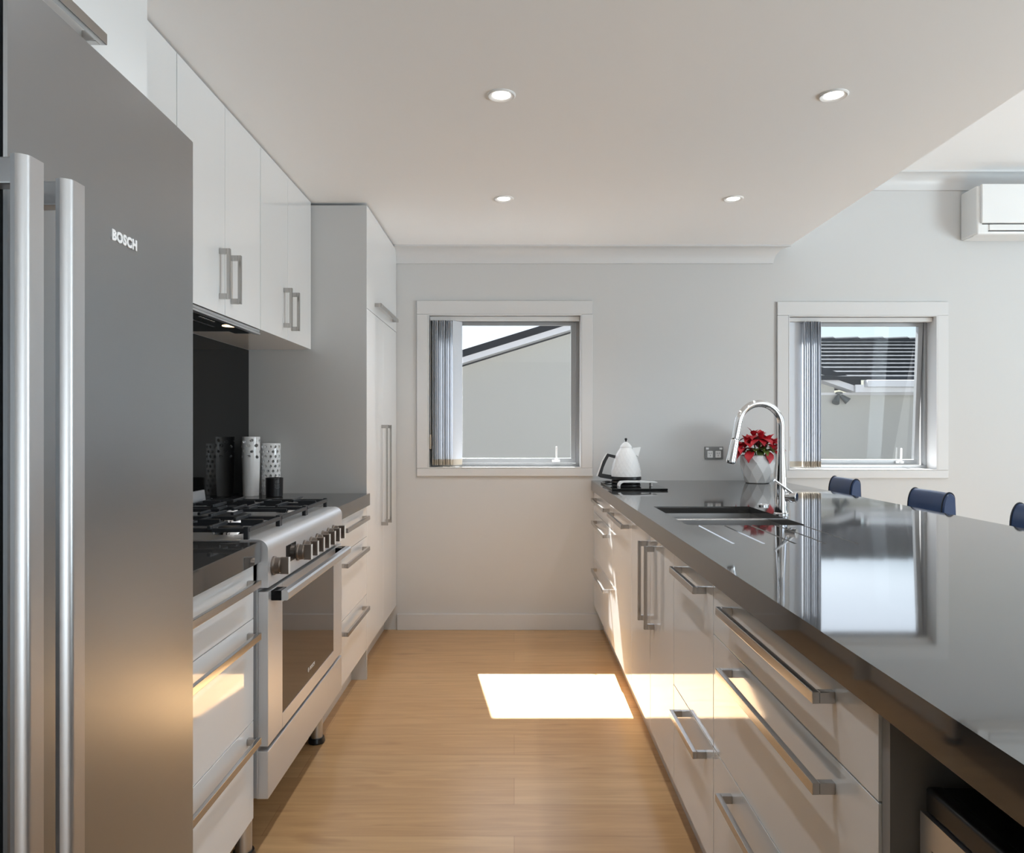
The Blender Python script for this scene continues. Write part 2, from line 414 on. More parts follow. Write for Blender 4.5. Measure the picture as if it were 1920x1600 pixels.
def blind(name, label, w, slats, wide):
    """vertical blind stacked at the left of its window"""
    x0, x1, z0, z1 = w; yc = BW + .043
    root = thing(name, label, 'blind', ((x0 + x1) / 2, yc, z0))
    b = NB(); box(b, x0 + .008, x1 - .008, yc - .020, yc + .022, z1 - .034, z1 - .008, .003); obj('headrail', b, 'trim', root)
    for x, ang in slats:
        b = NB(); hw = .0445; zb, zt = z0 + .052, z1 - .036
        dx, dy = hw * math.cos(R(ang)), hw * math.sin(R(ang)); nx, ny = -math.sin(R(ang)) * .0006, math.cos(R(ang)) * .0006
        prism(b, [(x - dx - nx, yc - dy - ny), (x + dx - nx, yc + dy - ny), (x + dx + nx, yc + dy + ny), (x - dx + nx, yc - dy + ny)], 'z', zb, zt)
        s = obj('slat', b, 'slat', root, smooth=0)
        b = NB(); dx *= .96; dy *= .96; nx *= 3; ny *= 3
        prism(b, [(x - dx - nx, yc - dy - ny), (x + dx - nx, yc + dy - ny), (x + dx + nx, yc + dy + ny), (x - dx + nx, yc - dy + ny)], 'z', zb - .034, zb + .002)
        obj('weight', b, 'beige', s, smooth=0)
    b = NB(); cx = x0 + .013; tube(b, [(cx, yc - .030, z1 - .03), (cx, yc - .032, z0 + .30), (cx + .001, yc - .030, z0 + .15)], .0014, 6); obj('cord', b, 'trim', root)
    b = NB(); tube(b, [(cx, yc - .031, z0 + .21), (cx, yc - .031, z0 + .12)], .006, 10); obj('cord_weight', b, 'beige', root)
    return root
blind('vertical_blind', 'grey vertical blind drawn to the left side of the window between pantry and kettle', W1,
      [(-.503 + i * .0145, 84 - (i % 3) * 3) for i in range(9)] + [(-.358, 52)], 0)
blind('vertical_blind', 'grey vertical blind drawn aside in the window behind the tap and red plant', W2,
      [(1.776, 12)] + [(1.823 + i * .0145, 84 - (i % 3) * 3) for i in range(8)], 0)

# ------------------------------------------------------------------ refrigerator
FX = -.604
fr_ = thing('refrigerator', 'tall stainless steel two-door fridge with long vertical handles', 'fridge', (-.95, .94, 0))
b = NB(); box(b, -1.29, FX - .062, .482, 1.388, .03, 1.775, .004); obj('body', b, 'plate', fr_)
b = NB(); box(b, -1.25, FX - .10, .50, 1.37, 0, .05); obj('plinth', b, 'black', fr_)
for (ya, yb, yh) in ((.470, .8575, .832), (.866, 1.398, .914)):
    b = NB(); bow = [(FX - .006, 0), (FX - .0015, .0015), (FX, .004), (FX + .0035, .10), (FX + .006, .20), (FX + .0075, .30), (FX + .009, .40), (FX + .010, .46), (FX + .010, 1)]   # doors bow out a little towards the handles
    pl = [(x_, yb - y_) for x_, y_ in bow if yb - y_ > ya] + [(FX + .010, ya + .003), (FX + .007, ya), (FX - .058, ya), (FX - .058, yb)] if ya > .8 else \
         [(x_, ya + y_) for x_, y_ in bow if ya + y_ < yb] + [(FX + .010, yb - .003), (FX + .007, yb), (FX - .058, yb), (FX - .058, ya)]
    prism(b, pl, 'z', .055, 1.791); d = obj('door', b, 'fridge', fr_)
    b = NB(); w = .027
    sgn = 1
    prof = [(FX + .059, yh + w), (FX + .059, yh + .004), (FX + .057, yh + .0005), (FX + .053, yh - .0035), (FX + .047, yh - .0055), (FX + .041, yh - .004), (FX + .038, yh + .003), (FX + .038, yh + w - .003), (FX + .041, yh + w)]
    prism(b, prof, 'z', .42, 1.559)
    for z in (.43, 1.527): box(b, FX + .006, FX + .042, yh + .001, yh + w - .002, z, z + .031, .003)
    obj('handle', b, 'fridgehandle', d)
    if ya > .8: lettering('BOSCH', .0208, (-.5966, 1.098, 1.533), d, 'text', depth=.0013, bold=.0011)
b = NB(); box(b, -1.2, FX - .08, 1.02, 1.36, 1.775, 1.79, .002); obj('hinge_cover', b, 'black', fr_)

oc = thing('overhead_cabinet', 'white gloss cabinet above the fridge with one long bar handle', 'cabinet', (-1.0, .95, 1.85))
b = NB(); box(b, LW + .003, -.742, .46, 1.437, 1.86, CZ - .012); obj('body', b, 'carcass', oc)
d = front(oc, 'door', -.72, 1, .462, 1.457, 1.858, CZ - .008); bar_handle(d, -.72, 1, 'y', .69, 1.247, 1.906)
b = NB(); box(b, LW + .003, -.722, 1.437, 1.455, .0, CZ - .01, .001); obj('end_panel', b, 'satin', oc)

# ------------------------------------------------------------------ left run: base cabinets, worktops, cooker
XD, XB = -.735, LW + .003     # front plane of the left fronts, back of the cabinets
def drawers(name, label, xf, s, y0, y1, seams, hz, hy, xback, group=None, kick=None, zb=.153, zt=.869):
    r = thing(name, label, 'drawers', ((xf + xback) / 2, (y0 + y1) / 2, 0), group)
    b = NB(); box(b, xf - s * .020, xback, y0 + .001, y1 - .001, zb, zt - .003); obj('body', b, 'carcass', r)
    zs = [zb] + seams + [zt]
    for i in range(len(zs) - 1):
        d = front(r, 'drawer', xf, s, y0, y1, zs[i], zs[i + 1])
        bar_handle(d, xf, s, 'y', hy[0], hy[1], hz[i])
    if kick is not None:
        b = NB(); box(b, kick, kick - s * .016, y0, y1, 0, zb - .002); obj('kickboard', b, 'satin', r)
    return r
drawers('drawer_cabinet', 'white gloss three-drawer unit between the fridge and the cooker', XD, 1, 1.458, 2.092, [.43, .718], [.389, .679, .824], (1.50, 2.052), XB, kick=-.813)
drawers('drawer_cabinet', 'white gloss three-drawer unit between the cooker and the pantry', XD, 1, 3.028, 3.699, [.43, .718], [.385, .674, .823], (3.125, 3.60), XB, kick=-.813)
b = NB(); box(b, LW, -.719, 1.457, 2.102, .874, .933, .0015)
tag(obj('worktop', b, 'stone'), 'dark polished stone worktop between the fridge and the cooker', 'worktop')
b = NB(); box(b, LW, -.719, 3.022, 3.7, .874, .933, .0015)
tag(obj('worktop', b, 'stone'), 'dark polished stone worktop under the perforated white vases', 'worktop')
b = NB(); box(b, LW + .0005, LW + .007, 1.457, 3.699, .934, 1.647, .0006, 1)
tag(obj('splashback', b, 'bglass'), 'black glass splashback behind the cooker', 'splashback')

RX, RY0, RY1 = -.700, 2.108, 3.014
ck = thing('range_cooker', 'stainless steel freestanding range cooker with gas hob and oven', 'cooker', (-1.0, 2.56, 0))
b = NB(); box(b, -1.27, RX - .030, RY0, RY1, .200, .915, .002); obj('body', b, 'satinsteel', ck)
b = NB()   # control panel with a bullnose top
prof = [(-.78, .80)] + [(RX, .80), (RX, .905)] + [(RX - .030 + .030 * math.cos(t), .907 + .030 * math.sin(t)) for t in [k * math.pi / 2 / 8 for k in range(9)]] + [(-.78, .937)]
prism(b, prof, 'y', RY0, RY1); obj('control_panel', b, 'satinsteel', ck)
b = NB(); box(b, RX - .001, RX + .0016, 2.275, 2.375, .838, .893, .001); obj('display', b, 'bglass', ck)
for yk in [2.155] + [2.395 + i * .0783 for i in range(7)]:
    b = NB(); zc = .855
    lathe(b, (RX, yk, zc), [(.0275, 0), (.0275, .005), (.0245, .008), (.0235, .022), (.021, .025)], 28, 'x')
    box(b, RX + .020, RX + .046, yk - .007, yk + .007, zc - .0245, zc + .0245, .003)
    k = obj('knob', b, 'knob', ck)
    b = NB(); box(b, RX + .0455, RX + .0475, yk - .0065, yk + .0065, zc - .0245, zc + .0245, .0006, 1); obj('face', b, 'text', k)
b = NB(); z0, z1 = .347, .788   # oven door as a frame round its glass
g0, g1, gz0, gz1 = 2.242, 2.878, .392, .730
box(b, RX - .030, RX, RY0 + .002, g0, z0, z1, .002); box(b, RX - .030, RX, g1, RY1 - .002, z0, z1, .002)
box(b, RX - .030, RX, g0, g1, z0, gz0); box(b, RX - .030, RX, g0, g1, gz1, z1)
dr = obj('oven_door', b, 'satinsteel', ck)
b = NB(); box(b, RX - .020, RX - .001, g0, g1, gz0, gz1); obj('window', b, 'ovenglass', dr)
b = NB(); hy0, hy1 = 2.135, 2.955
prism(b, [(RX + .030, .758), (RX + .046, .758), (RX + .050, .764), (RX + .050, .780), (RX + .046, .786), (RX + .030, .786)], 'y', hy0, hy1)
h = obj('handle', b, 'steel', dr)
b2 = .055
for y in (hy0, hy1 - b2):
    b = NB(); box(b, RX - .001, RX + .030, y, y + b2, .757, .7865, .003); obj('handle_bracket', b, 'bglass', dr)
lettering('BOSCH', .017, (RX - .0008, 2.545, .425), dr, 'text', depth=.0004, bold=.0002)
b = NB(); lathe(b, (RX - .0008, 2.527, .431), [(.0075, 0), (.0075, .0006), (.0062, .0006), (.0062, 0)], 24, 'x', True); box(b, RX - .0008, RX - .0003, 2.5205, 2.5335, .4303, .4317); box(b, RX - .0008, RX - .0003, 2.5245, 2.5252, .4265, .4355); box(b, RX - .0008, RX - .0003, 2.5288, 2.5295, .4265, .4355)
obj('emblem', b, 'text', dr)
b = NB(); box(b, RX - .035, RX, RY0 + .002, RY1 - .002, .197, .334, .003); obj('storage_drawer', b, 'satinsteel', ck)
b = NB(); box(b, RX - .06, RX - .032, RY0 + .004, RY1 - .004, .32, .36); box(b, RX - .06, RX - .031, RY0 + .004, RY1 - .004, .78, .81); obj('shadow_gap', b, 'gap', ck)
for x in (-.79, -1.2):
    for y in (2.165, 2.965):
        b = NB(); lathe(b, (x, y, 0), [(.024, .02), (.024, .12), (.027, .122), (.027, .20)], 24); lg = obj('leg', b, 'steel', ck)
        b = NB(); lathe(b, (x, y, 0), [(.032, 0), (.034, .006), (.030, .022)], 24); obj('foot', b, 'black', lg)
b = NB(); box(b, -1.262, -.735, RY0 + .008, RY1 - .008, .915, .936, .004); obj('hob', b, 'steel', ck)
b = NB(); prism(b, [(-1.249, .936), (-1.259, 1.006), (-1.268, 1.006), (-1.272, .936)], 'y', RY0 + .002, RY1 - .001); obj('upstand', b, 'steel', ck)
burners = [(-.865, 2.262, .036), (-1.10, 2.262, .048), (-.985, 2.561, .062), (-.865, 2.860, .040), (-1.10, 2.860, .036)]
for x, y, r in burners:
    b = NB(); lathe(b, (x, y, .936), [(r + .016, 0), (r + .014, .006), (r + .004, .008), (r + .002, .014), (r - .004, .016)], 32); bn = obj('burner', b, 'chrome', ck)
    b = NB(); lathe(b, (x, y, .936), [(r, .0155), (r, .021), (r - .006, .024)], 32); obj('burner_cap', b, 'iron', bn)
for i, yc in enumerate((2.262, 2.561, 2.860)):
    b = NB(); zt, zl = .977, .957; hwid = .143
    for yy in (yc - hwid, yc + hwid): box(b, -1.235, -.760, yy - .006, yy + .006, zl, zl + .012, .002)
    for xx in (-1.235, -.766): box(b, xx, xx + .010, yc - hwid, yc + hwid, zl, zl + .012, .002)
    for xx in (-1.233, -.768):
        for yy in (yc - hwid, yc + hwid): box(b, xx - .004, xx + .010, yy - .007, yy + .007, .936, zt - .004, .002)
    if i != 1:
        box(b, -1.235, -.760, yc - .005, yc - .004 + .001, zl, zl + .010)
    cs = [(x, y) for (x, y, r) in burners if abs(y - yc) < .05]
    for (cx, cy) in cs:
        rr = .10 if i != 1 else .20
        for sy in (-1, 1):     # fingers along the worktop
            box(b, cx - .005, cx + .005, cy + sy * .032, cy + sy * (hwid + .020), zt - .011, zt, .002)
            box(b, cx - .006, cx + .006, cy + sy * hwid - .007, cy + sy * hwid + .007, zl, zt, .002)
        for sx in (-1, 1):     # fingers across
            xe = cx + sx * rr
            box(b, min(cx + sx * .032, xe), max(cx + sx * .032, xe), cy - .005, cy + .005, zt - .011, zt, .002)
            for o_ in (-.072, .072): box(b, cx + sx * .055 - .005, cx + sx * .055 + .005, cy + o_ - .045, cy + o_ + .045, zt - .010, zt, .002) if i == 1 else None
    if i != 1:
        box(b, -.99, -.978, yc - hwid, yc + hwid, zl, zl + .012, .002)
    obj('pan_support', b, 'iron', ck)

# pantry
py0, py1 = 3.702, BW - .004
pn = thing('pantry_cabinet', 'tall white gloss pantry cupboard beside the window', 'cabinet', (-1.03, 4.17, 0))
b = NB(); box(b, XB, XD - .020, py0, py1, .153, CZ - .016); obj('body', b, 'satin', pn)
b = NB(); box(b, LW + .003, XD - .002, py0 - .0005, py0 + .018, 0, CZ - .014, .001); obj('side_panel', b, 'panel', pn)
pm = (py0 + py1) / 2
for ya, yb, yh in ((py0, pm, 4.108), (pm, py1, 4.232)):
    d = front(pn, 'door', XD, 1, ya, yb, .153, 1.857); bar_handle(d, XD, 1, 'z', .720, 1.277, yh)
d = front(pn, 'flap_door', XD, 1, py0, py1, 1.857, CZ - .012); bar_handle(d, XD, 1, 'y', 3.905, 4.485, 1.908)
b = NB(); box(b, -.813, -.829, py0, py1, 0, .151); obj('kickboard', b, 'satin', pn)

# wall cabinets over the cooker
XU = -1.008
for (ya, yb, ym, hy, lab) in ((2.217, 2.945, 2.585, (2.537, 2.640), 'white gloss double wall cabinet directly above the range hood'),
                              (2.947, 3.678, 3.302, (3.245, 3.357), 'white gloss double wall cabinet against the pantry, above the vases')):
    wc = thing('wall_cabinet', lab, 'cabinet', (-1.17, (ya + yb) / 2, 1.65), 'wall cabinets over the cooker')
    b = NB(); zlow = 1.649 if ya > 2.9 else 1.70
    box(b, XB, XU - .019, ya + .001, yb + (.021 if ya > 2.9 else -.001), zlow, CZ - .010); obj('body', b, 'gloss', wc)
    for p, q, yh in ((ya, ym, hy[0]), (ym, yb, hy[1])):
        d = front(wc, 'door', XU, 1, p, q, 1.647, CZ - .006); bar_handle(d, XU, 1, 'z', 1.697, 1.870, yh, dep=.037)
wc = thing('wall_cabinet', 'white gloss wall cabinet between the fridge cupboard and the range hood', 'cabinet', (-1.17, 1.84, 1.65), 'wall cabinets over the cooker')
b = NB(); box(b, XB, XU - .019, 1.458, 2.215, 1.649, CZ - .010); obj('body', b, 'gloss', wc)
for p, q, yh in ((1.458, 1.837, 1.79), (1.837, 2.215, 1.885)):
    d = front(wc, 'door', XU, 1, p, q, 1.647, CZ - .006); bar_handle(d, XU, 1, 'z', 1.697, 1.870, yh, dep=.037)

hd = thing('range_hood', 'slide-out range hood with silver lip and black underside', 'range hood', (-1.17, 2.58, 1.63))
b = NB(); box(b, XB, XU - .022, 2.220, 2.942, 1.640, 1.698); obj('body', b, 'bglass', hd)
b = NB(); box(b, XU - .020, XU + .001, 2.219, 2.943, 1.626, 1.6345, .002); box(b, XU - .020, XU - .002, 2.219, 2.943, 1.6355, 1.6455, .002); obj('lip', b, 'steel', hd)
b = NB(); box(b, XU - .100, XU - .022, 2.222, 2.940, 1.631, 1.640, .002); obj('underside_panel', b, 'bglass', hd)
b = NB(); box(b, XU - .125, XU - .108, 2.25, 2.78, 1.636, 1.6402, .001); obj('filter_edge', b, 'steel', hd)
b = NB()
for i in range(6): box(b, XU - .052, XU - .046, 2.49 + i * .022, 2.502 + i * .022, 1.6302, 1.6312)
obj('buttons', b, 'text', hd)
b = NB(); lathe(b, (XU - .035, 2.72, 1.6295), [(.026, 0), (.028, .002), (.028, .004)], 24); obj('lamp', b, 'hoodlamp', hd)

# vases and canister
def perforated(name, x, y, r, hgt, holes, waist, label, cat, wavy):
    b = NB(); th = .005; n = 48
    outer = [(r * (1 - waist * (1 - t) ** 2), t * hgt) for t in [k / 10 for k in range(11)]]
    inner = [(q - th, max(z, .008)) for q, z in reversed(outer)]
    lathe(b, (0, 0, 0), outer + inner, n)
    bmesh.ops.recalc_face_normals(b, faces=b.faces)
    me = bpy.data.meshes.new(name); b.to_mesh(me); b.free()
    o = bpy.data.objects.new(name, me); COL.objects.link(o)
    c = NB()
    for ang, z, ra, rb, rot in holes:
        mtx = Matrix.Rotation(ang, 4, 'Z') @ Matrix.Translation((r * .5, 0, z)) @ Matrix.Rotation(rot, 4, 'X')
        vs = bmesh.ops.create_cone(c, cap_ends=True, segments=12, radius1=1, radius2=1, depth=r * 1.4, matrix=Matrix.Identity(4))['verts']
        for v in vs:
            p = Vector((v.co.z + r * .35, v.co.x * ra, v.co.y * rb)); v.co = mtx @ p
    cm = bpy.data.meshes.new('cut'); c.to_mesh(cm); c.free(); co = bpy.data.objects.new('cut', cm); COL.objects.link(co)
    md = o.modifiers.new('holes', 'BOOLEAN'); md.operation = 'DIFFERENCE'; md.object = co; md.solver = 'EXACT'; md.use_self = True
    me2 = eval_mesh(o); o.modifiers.clear(); o.data = me2; bpy.data.objects.remove(co)
    for p in me2.polygons: p.use_smooth = True
    me2.set_sharp_from_angle(angle=R(35)); me2.materials.clear(); me2.materials.append(M['ceramic'])
    o.location = (x, y, .9335)
    return tag(o, label, cat)
rnd = random.Random(3)
holes = []
for row, z in enumerate((.265, .238, .212, .190)):
    k = 6
    for i in range(k):
        holes.append((2 * math.pi * (i + .5 * (row % 2)) / k + rnd.uniform(-.12, .12), z + rnd.uniform(-.004, .004) - (.002 if row == 0 else 0), rnd.uniform(.0075, .0105), rnd.uniform(.0065, .0085), rnd.uniform(-.6, .6)))
perforated('vase', -1.262, 3.555, .0425, .283, holes, .13, 'taller white vase with oval holes round its top only', 'vase', False)
holes = []
for row in range(10):
    for i in range(12): holes.append((2 * math.pi * (i + .5 * (row % 2)) / 12, .022 + row * .0235, .0066, .0075, 0))
perforated('vase', -1.19, 3.628, .0455, .250, holes, .02, 'shorter white lattice vase pierced all over, behind the black canister', 'vase', True)
cn = thing('canister', 'small black canister in front of the lattice vase', 'canister', (-1.137, 3.515, .9335))
b = NB(); lathe(b, (-1.137, 3.515, .9335), [(.037, 0), (.039, .002), (.0405, .086), (.040, .089), (.036, .089), (.036, .084)], 40); obj('body', b, 'black', cn)
b = NB()
for i, (w_, z_) in enumerate(((.016, .076), (.022, .071), (.018, .066), (.026, .058), (.020, .052), (.024, .046), (.014, .040))):
    for k in range(3):
        a0 = R(-52) - w_ * 12 + k * w_ * 8; a1 = a0 + w_ * 6
        pts = [(-1.137 + .0409 * math.cos(t), 3.515 + .0409 * math.sin(t)) for t in (a0, (a0 + a1) / 2, a1)]
        vs = [b.verts.new((p[0], p[1], .9335 + z_ - .0008)) for p in pts] + [b.verts.new((p[0], p[1], .9335 + z_ + .0008)) for p in reversed(pts)]
        b.faces.new(vs)
obj('print', b, 'plate', cn)

# ------------------------------------------------------------------ right bench
XC, XR = .497, 1.12     # front plane of the bench cabinets and their back
BX0, BX1, BY0, BY1 = .482, 1.636, .22, BW - .001
sx0, sx1, sy0, sy1 = .575, .970, 2.460, 3.060
b = NB(); zs0, zs1 = .905, .933
gy = 2.06
def slab(x0, x1, y0, y1, z1=zs1): box(b, x0, x1, y0, y1, zs0, z1)
slab(BX0, BX1, BY0, gy); slab(BX0, BX1, sy1, BY1); slab(BX0, sx0, sy0, sy1); slab(sx1, BX1, sy0, sy1)
gx = [.610, .695, .782, .868, .955]; gw = .003; last = BX0   # draining grooves run from the sink
def strip(xa, xb, ca, cb):     # stone between two grooves, arrises eased along the grooves
    prism(b, [(xa, zs0), (xb, zs0), (xb, zs1 - cb), (xb - cb, zs1), (xa + ca, zs1), (xa, zs1 - ca)] if ca and cb else
             ([(xa, zs0), (xb, zs0), (xb, zs1 - cb), (xb - cb, zs1), (xa, zs1)] if cb else [(xa, zs0), (xb, zs0), (xb, zs1), (xa + ca, zs1), (xa, zs1 - ca)]), 'y', gy, sy0)
for i, x in enumerate(gx):
    strip(last, x - gw / 2, .0028 if i else 0, .0028)
    box(b, x - gw / 2, x + gw / 2, gy, sy0, zs0, zs1 - .003); last = x + gw / 2
strip(last, BX1, .0028, 0)
box(b, BX0, BX0 + .024, BY0, BY1, .874, zs0); box(b, BX1 - .024, BX1, BY0, BY1, .874, zs0); box(b, BX0, BX1, BY0, BY0 + .024, .874, zs0); box(b, BX0 + .024, BX1 - .024, BY0 + .024, 1.00, .874, zs0)
tag(obj('benchtop', b, 'stone', smooth=0), 'long dark polished stone benchtop with sink and draining grooves', 'benchtop')

bo = dict(kick=.557)
drawers('drawer_cabinet', 'white gloss unit with three extra wide drawers at the near end of the bench', XC, -1, 1.010, 1.848, [.458, .741], [.407, .694, .835], (1.146, 1.700), XR, **bo)
drawers('drawer_cabinet', 'white gloss narrow unit with two deep drawers next to the wide drawers', XC, -1, 1.849, 2.309, [.457], [.408, .834], (1.915, 2.207), XR, **bo)
sc_ = thing('sink_cabinet', 'white gloss double-door cabinet under the sink', 'cabinet', (.8, 2.72, 0))
b = NB(); box(b, XC + .02, XR, 2.311, 2.329, .153, .866); box(b, XC + .02, XR, 3.121, 3.139, .153, .866); box(b, XC + .02, XR, 2.329, 3.121, .153, .17); box(b, XR - .016, XR, 2.329, 3.121, .17, .866); obj('body', b, 'carcass', sc_)
for p, q, yh in ((2.310, 2.705, 2.635), (2.705, 3.140, 2.765)):
    d = front(sc_, 'door', XC, -1, p, q, .153, .869); bar_handle(d, XC, -1, 'z', .540, .835, yh)
b = NB(); box(b, .557, .573, 2.310, 3.140, 0, .151); obj('kickboard', b, 'satin', sc_)
dw = thing('dishwasher', 'white panelled appliance front with one high bar handle, between sink doors and far drawers', 'dishwasher', (.8, 3.44, 0))
b = NB(); box(b, XC + .02, XR, 3.142, 3.748, .153, .866); obj('body', b, 'carcass', dw)
d = front(dw, 'door', XC, -1, 3.141, 3.749, .153, .869); bar_handle(d, XC, -1, 'y', 3.205, 3.690, .829)
b = NB(); box(b, .557, .573, 3.141, 3.749, 0, .151); obj('kickboard', b, 'satin', dw)
drawers('drawer_cabinet', 'white gloss three-drawer unit at the far end of the bench against the wall', XC, -1, 3.75, BW - .006, [.458, .741], [.407, .694, .829], (3.86, 4.46), XR, **bo)
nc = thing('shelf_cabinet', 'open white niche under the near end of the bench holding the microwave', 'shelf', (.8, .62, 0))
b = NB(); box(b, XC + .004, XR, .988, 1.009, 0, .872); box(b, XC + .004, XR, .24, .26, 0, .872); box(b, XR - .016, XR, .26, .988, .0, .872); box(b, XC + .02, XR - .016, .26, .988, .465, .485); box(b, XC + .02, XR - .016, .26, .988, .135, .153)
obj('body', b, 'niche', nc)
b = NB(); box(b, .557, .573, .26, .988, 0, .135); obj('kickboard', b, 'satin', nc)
b = NB(); box(b, XR + .001, XR + .017, .24, BW - .002, 0, .872)
tag(obj('bench_back_panel', b, 'satin'), 'plain white panel closing the stool side of the bench', 'panel')

mw = thing('microwave_oven', 'black and stainless microwave in the niche under the benchtop', 'microwave', (.75, .70, .486))
MX, m0, m1, mz0, mz1 = .529, .46, .966, .490, .788
b = NB(); box(b, MX + .022, .93, m0, m1, mz0 + .006, mz1 - .004, .003); obj('body', b, 'black', mw)
b = NB(); box(b, MX + .004, MX + .028, m0 - .002, m1 - .002, mz1 - .034, mz1, .006, 3); obj('top_strip', b, 'black', mw)
b = NB(); g = .038; zt = mz1 - .034
box(b, MX, MX + .022, m0, m0 + g, mz0, zt); box(b, MX, MX + .022, m1 - g * .7, m1, mz0, zt); box(b, MX, MX + .022, m0 + g, m1 - g * .7, mz0, mz0 + g); box(b, MX, MX + .022, m0 + g, m1 - g * .7, zt - g, zt)
d = obj('door', b, 'steel', mw)
b = NB(); box(b, MX + .006, MX + .020, m0 + g, m1 - g * .7, mz0 + g, zt - g); obj('window', b, 'bglass', d)
b = NB()
for y in (m0 + .05, m1 - .05):
    for x in (MX + .06, .88): lathe(b, (x, y, .485), [(.012, 0), (.012, .012)], 12)
obj('foot', b, 'black', mw)

# sink
sk = thing('sink', 'stainless steel double bowl undermount sink in the benchtop', 'sink', (.77, 2.76, .72))
b = NB(); t = .002; zr = .9045; zb = .735
def bowl(x0, x1, y0, y1, zbot):
    fr4 = lambda z, i: [b.verts.new(p) for p in ((x0 + i, y0 + i, z), (x1 - i, y0 + i, z), (x1 - i, y1 - i, z), (x0 + i, y1 - i, z))]
    A, Bv, C, D = fr4(zr, 0), fr4(zbot + .03, .006), fr4(zbot + .008, .014), fr4(zbot, .035)
    for P, Q in ((A, Bv), (Bv, C), (C, D)):
        for k in range(4): b.faces.new((P[k], P[(k + 1) % 4], Q[(k + 1) % 4], Q[k]))
    b.faces.new(D)
bowl(sx0 - .004, sx1 + .004, sy0 - .004, 2.826, zb); bowl(sx0 - .004, sx1 + .004, 2.864, sy1 + .004, zb + .03)
box(b, sx0 - .004, sx1 + .004, 2.826, 2.864, zr - .012, zr + .004, .003)
o = obj('bowls', b, 'sinksteel', sk, smooth=20)
for y in (2.64, 2.96):
    b = NB(); lathe(b, (.77, y, (zb if y < 2.8 else zb + .03) + .0005), [(.040, 0), (.040, .002), (.030, .003), (.026, .001), (.005, .001)], 28); obj('drain', b, 'chrome', sk)

# tap
tx, ty = 1.0, 2.775
fa = thing('kitchen_tap', 'tall chrome gooseneck tap with pull-out spray and side lever', 'tap', (tx, ty, .933))
b = NB(); lathe(b, (tx, ty, .9332), [(.0275, 0), (.0275, .004), (.0240, .008), (.0232, .05), (.0205, .12), (.0160, .20), (.0142, .232)], 36); obj('body', b, 'chrome', fa)
pts = [(tx, ty, .9332 + .232), (tx, ty, 1.262)]
ra = .084
for k in range(1, 19):
    t = math.pi * k / 18 * .94
    pts.append((tx - ra + ra * math.cos(t), ty - .010 * (1 - math.cos(t)), 1.262 + .086 * math.sin(t)))
lp = Vector(pts[-1]); dirv = (Vector(pts[-1]) - Vector(pts[-2])).normalized()
dirv = Vector((-.20, -.03, -1)).normalized()
pts.append(tuple(lp + dirv * .04)); pts.append(tuple(lp + dirv * .062))
b = NB(); tube(b, pts, .0135, 24); obj('spout', b, 'chrome', fa)
e = Vector(pts[-1]); b = NB(); tube(b, [e, e + dirv * .004, e + dirv * .006, e + dirv * .085, e + dirv * .092], [.0135, .0130, .0145, .0180, .0165], 28)
sp = obj('spray_head', b, 'chrome', fa)
b = NB(); q = e + dirv * .092; tube(b, [q, q + dirv * .003], [.0135, .012], 24); obj('nozzle', b, 'black', sp)
b = NB(); j = Vector((tx, ty, 1.000)); ax = Vector((.80, -.60, -.02)).normalized()
tube(b, [j, j + ax * .030, j + ax * .032, j + ax * .055, j + ax * .057], [.0150, .0150, .0190, .0190, .0175], 28)
p = j + ax * .046 + Vector((-.004, 0, .014)); tube(b, [p, p + Vector((-.058, -.004, .042)), p + Vector((-.070, -.005, .050))], [.0050, .0046, .0046], 14)
obj('lever', b, 'chrome', fa)
b = NB(); lathe(b, (1.035, 3.085, .9332), [(.024, 0), (.024, .005), (.021, .008), (.015, .008), (.014, .005), (.003, .005)], 28)
tag(obj('air_switch_button', b, 'chrome'), 'small round chrome button set in the benchtop behind the tap', 'button')

# kettle, board, spoon rest
b = NB(); box(b, .508, .800, 3.855, 4.355, .9335, .9435, .002)
tag(obj('glass_board', b, 'bglass'), 'flat black rectangular board under the kettle', 'board')
kt = thing('kettle', 'white faceted electric kettle with black handle', 'kettle', (.640, 4.245, .944))
kx, ky = .640, 4.245
b = NB(); lathe(b, (kx, ky, .944), [(.080, 0), (.083, .004), (.083, .014), (.078, .018)], 40); obj('power_base', b, 'black', kt)
b = NB(); lathe(b, (kx, ky, .944), [(.080, .019), (.0865, .022), (.0875, .034), (.086, .040)], 40); obj('base_ring', b, 'black', kt)
prof = [(.0868, .040), (.0862, .055), (.0840, .073), (.0805, .092), (.0760, .111), (.0705, .130), (.0635, .149), (.0555, .167), (.0460, .184), (.0330, .203)]
b = NB(); n = 20; rings = []
for i, (r, h) in enumerate(prof):
    rings.append([b.verts.new((kx + r * math.cos(2 * math.pi * (k + .5 * (i % 2)) / n), ky + r * math.sin(2 * math.pi * (k + .5 * (i % 2)) / n), .944 + h)) for k in range(n)])
for i in range(len(rings) - 1):
    A, Bv = rings[i], rings[i + 1]
    for k in range(n):
        if i % 2 == 0:
            b.faces.new((A[k], A[(k + 1) % n], Bv[k])); b.faces.new((A[(k + 1) % n], Bv[(k + 1) % n], Bv[k]))
        else:
            b.faces.new((A[k], A[(k + 1) % n], Bv[(k + 1) % n])); b.faces.new((A[k], Bv[(k + 1) % n], Bv[k]))
b.faces.new(list(reversed(rings[0]))); b.faces.new(rings[-1])
obj('body', b, 'ceramic', kt, smooth=0)
b = NB(); lathe(b, (kx, ky, .944), [(.0345, .203), (.0345, .207), (.0300, .216), (.0200, .228), (.0080, .236), (.0040, .237)], 32); ld = obj('lid', b, 'ceramic', kt)
b = NB(); lathe(b, (kx, ky, .944), [(.0035, .236), (.0045, .244), (.0078, .250), (.0075, .255), (.0030, .258)], 20); obj('knob', b, 'black', ld)
b = NB()   # angular loop handle on the left
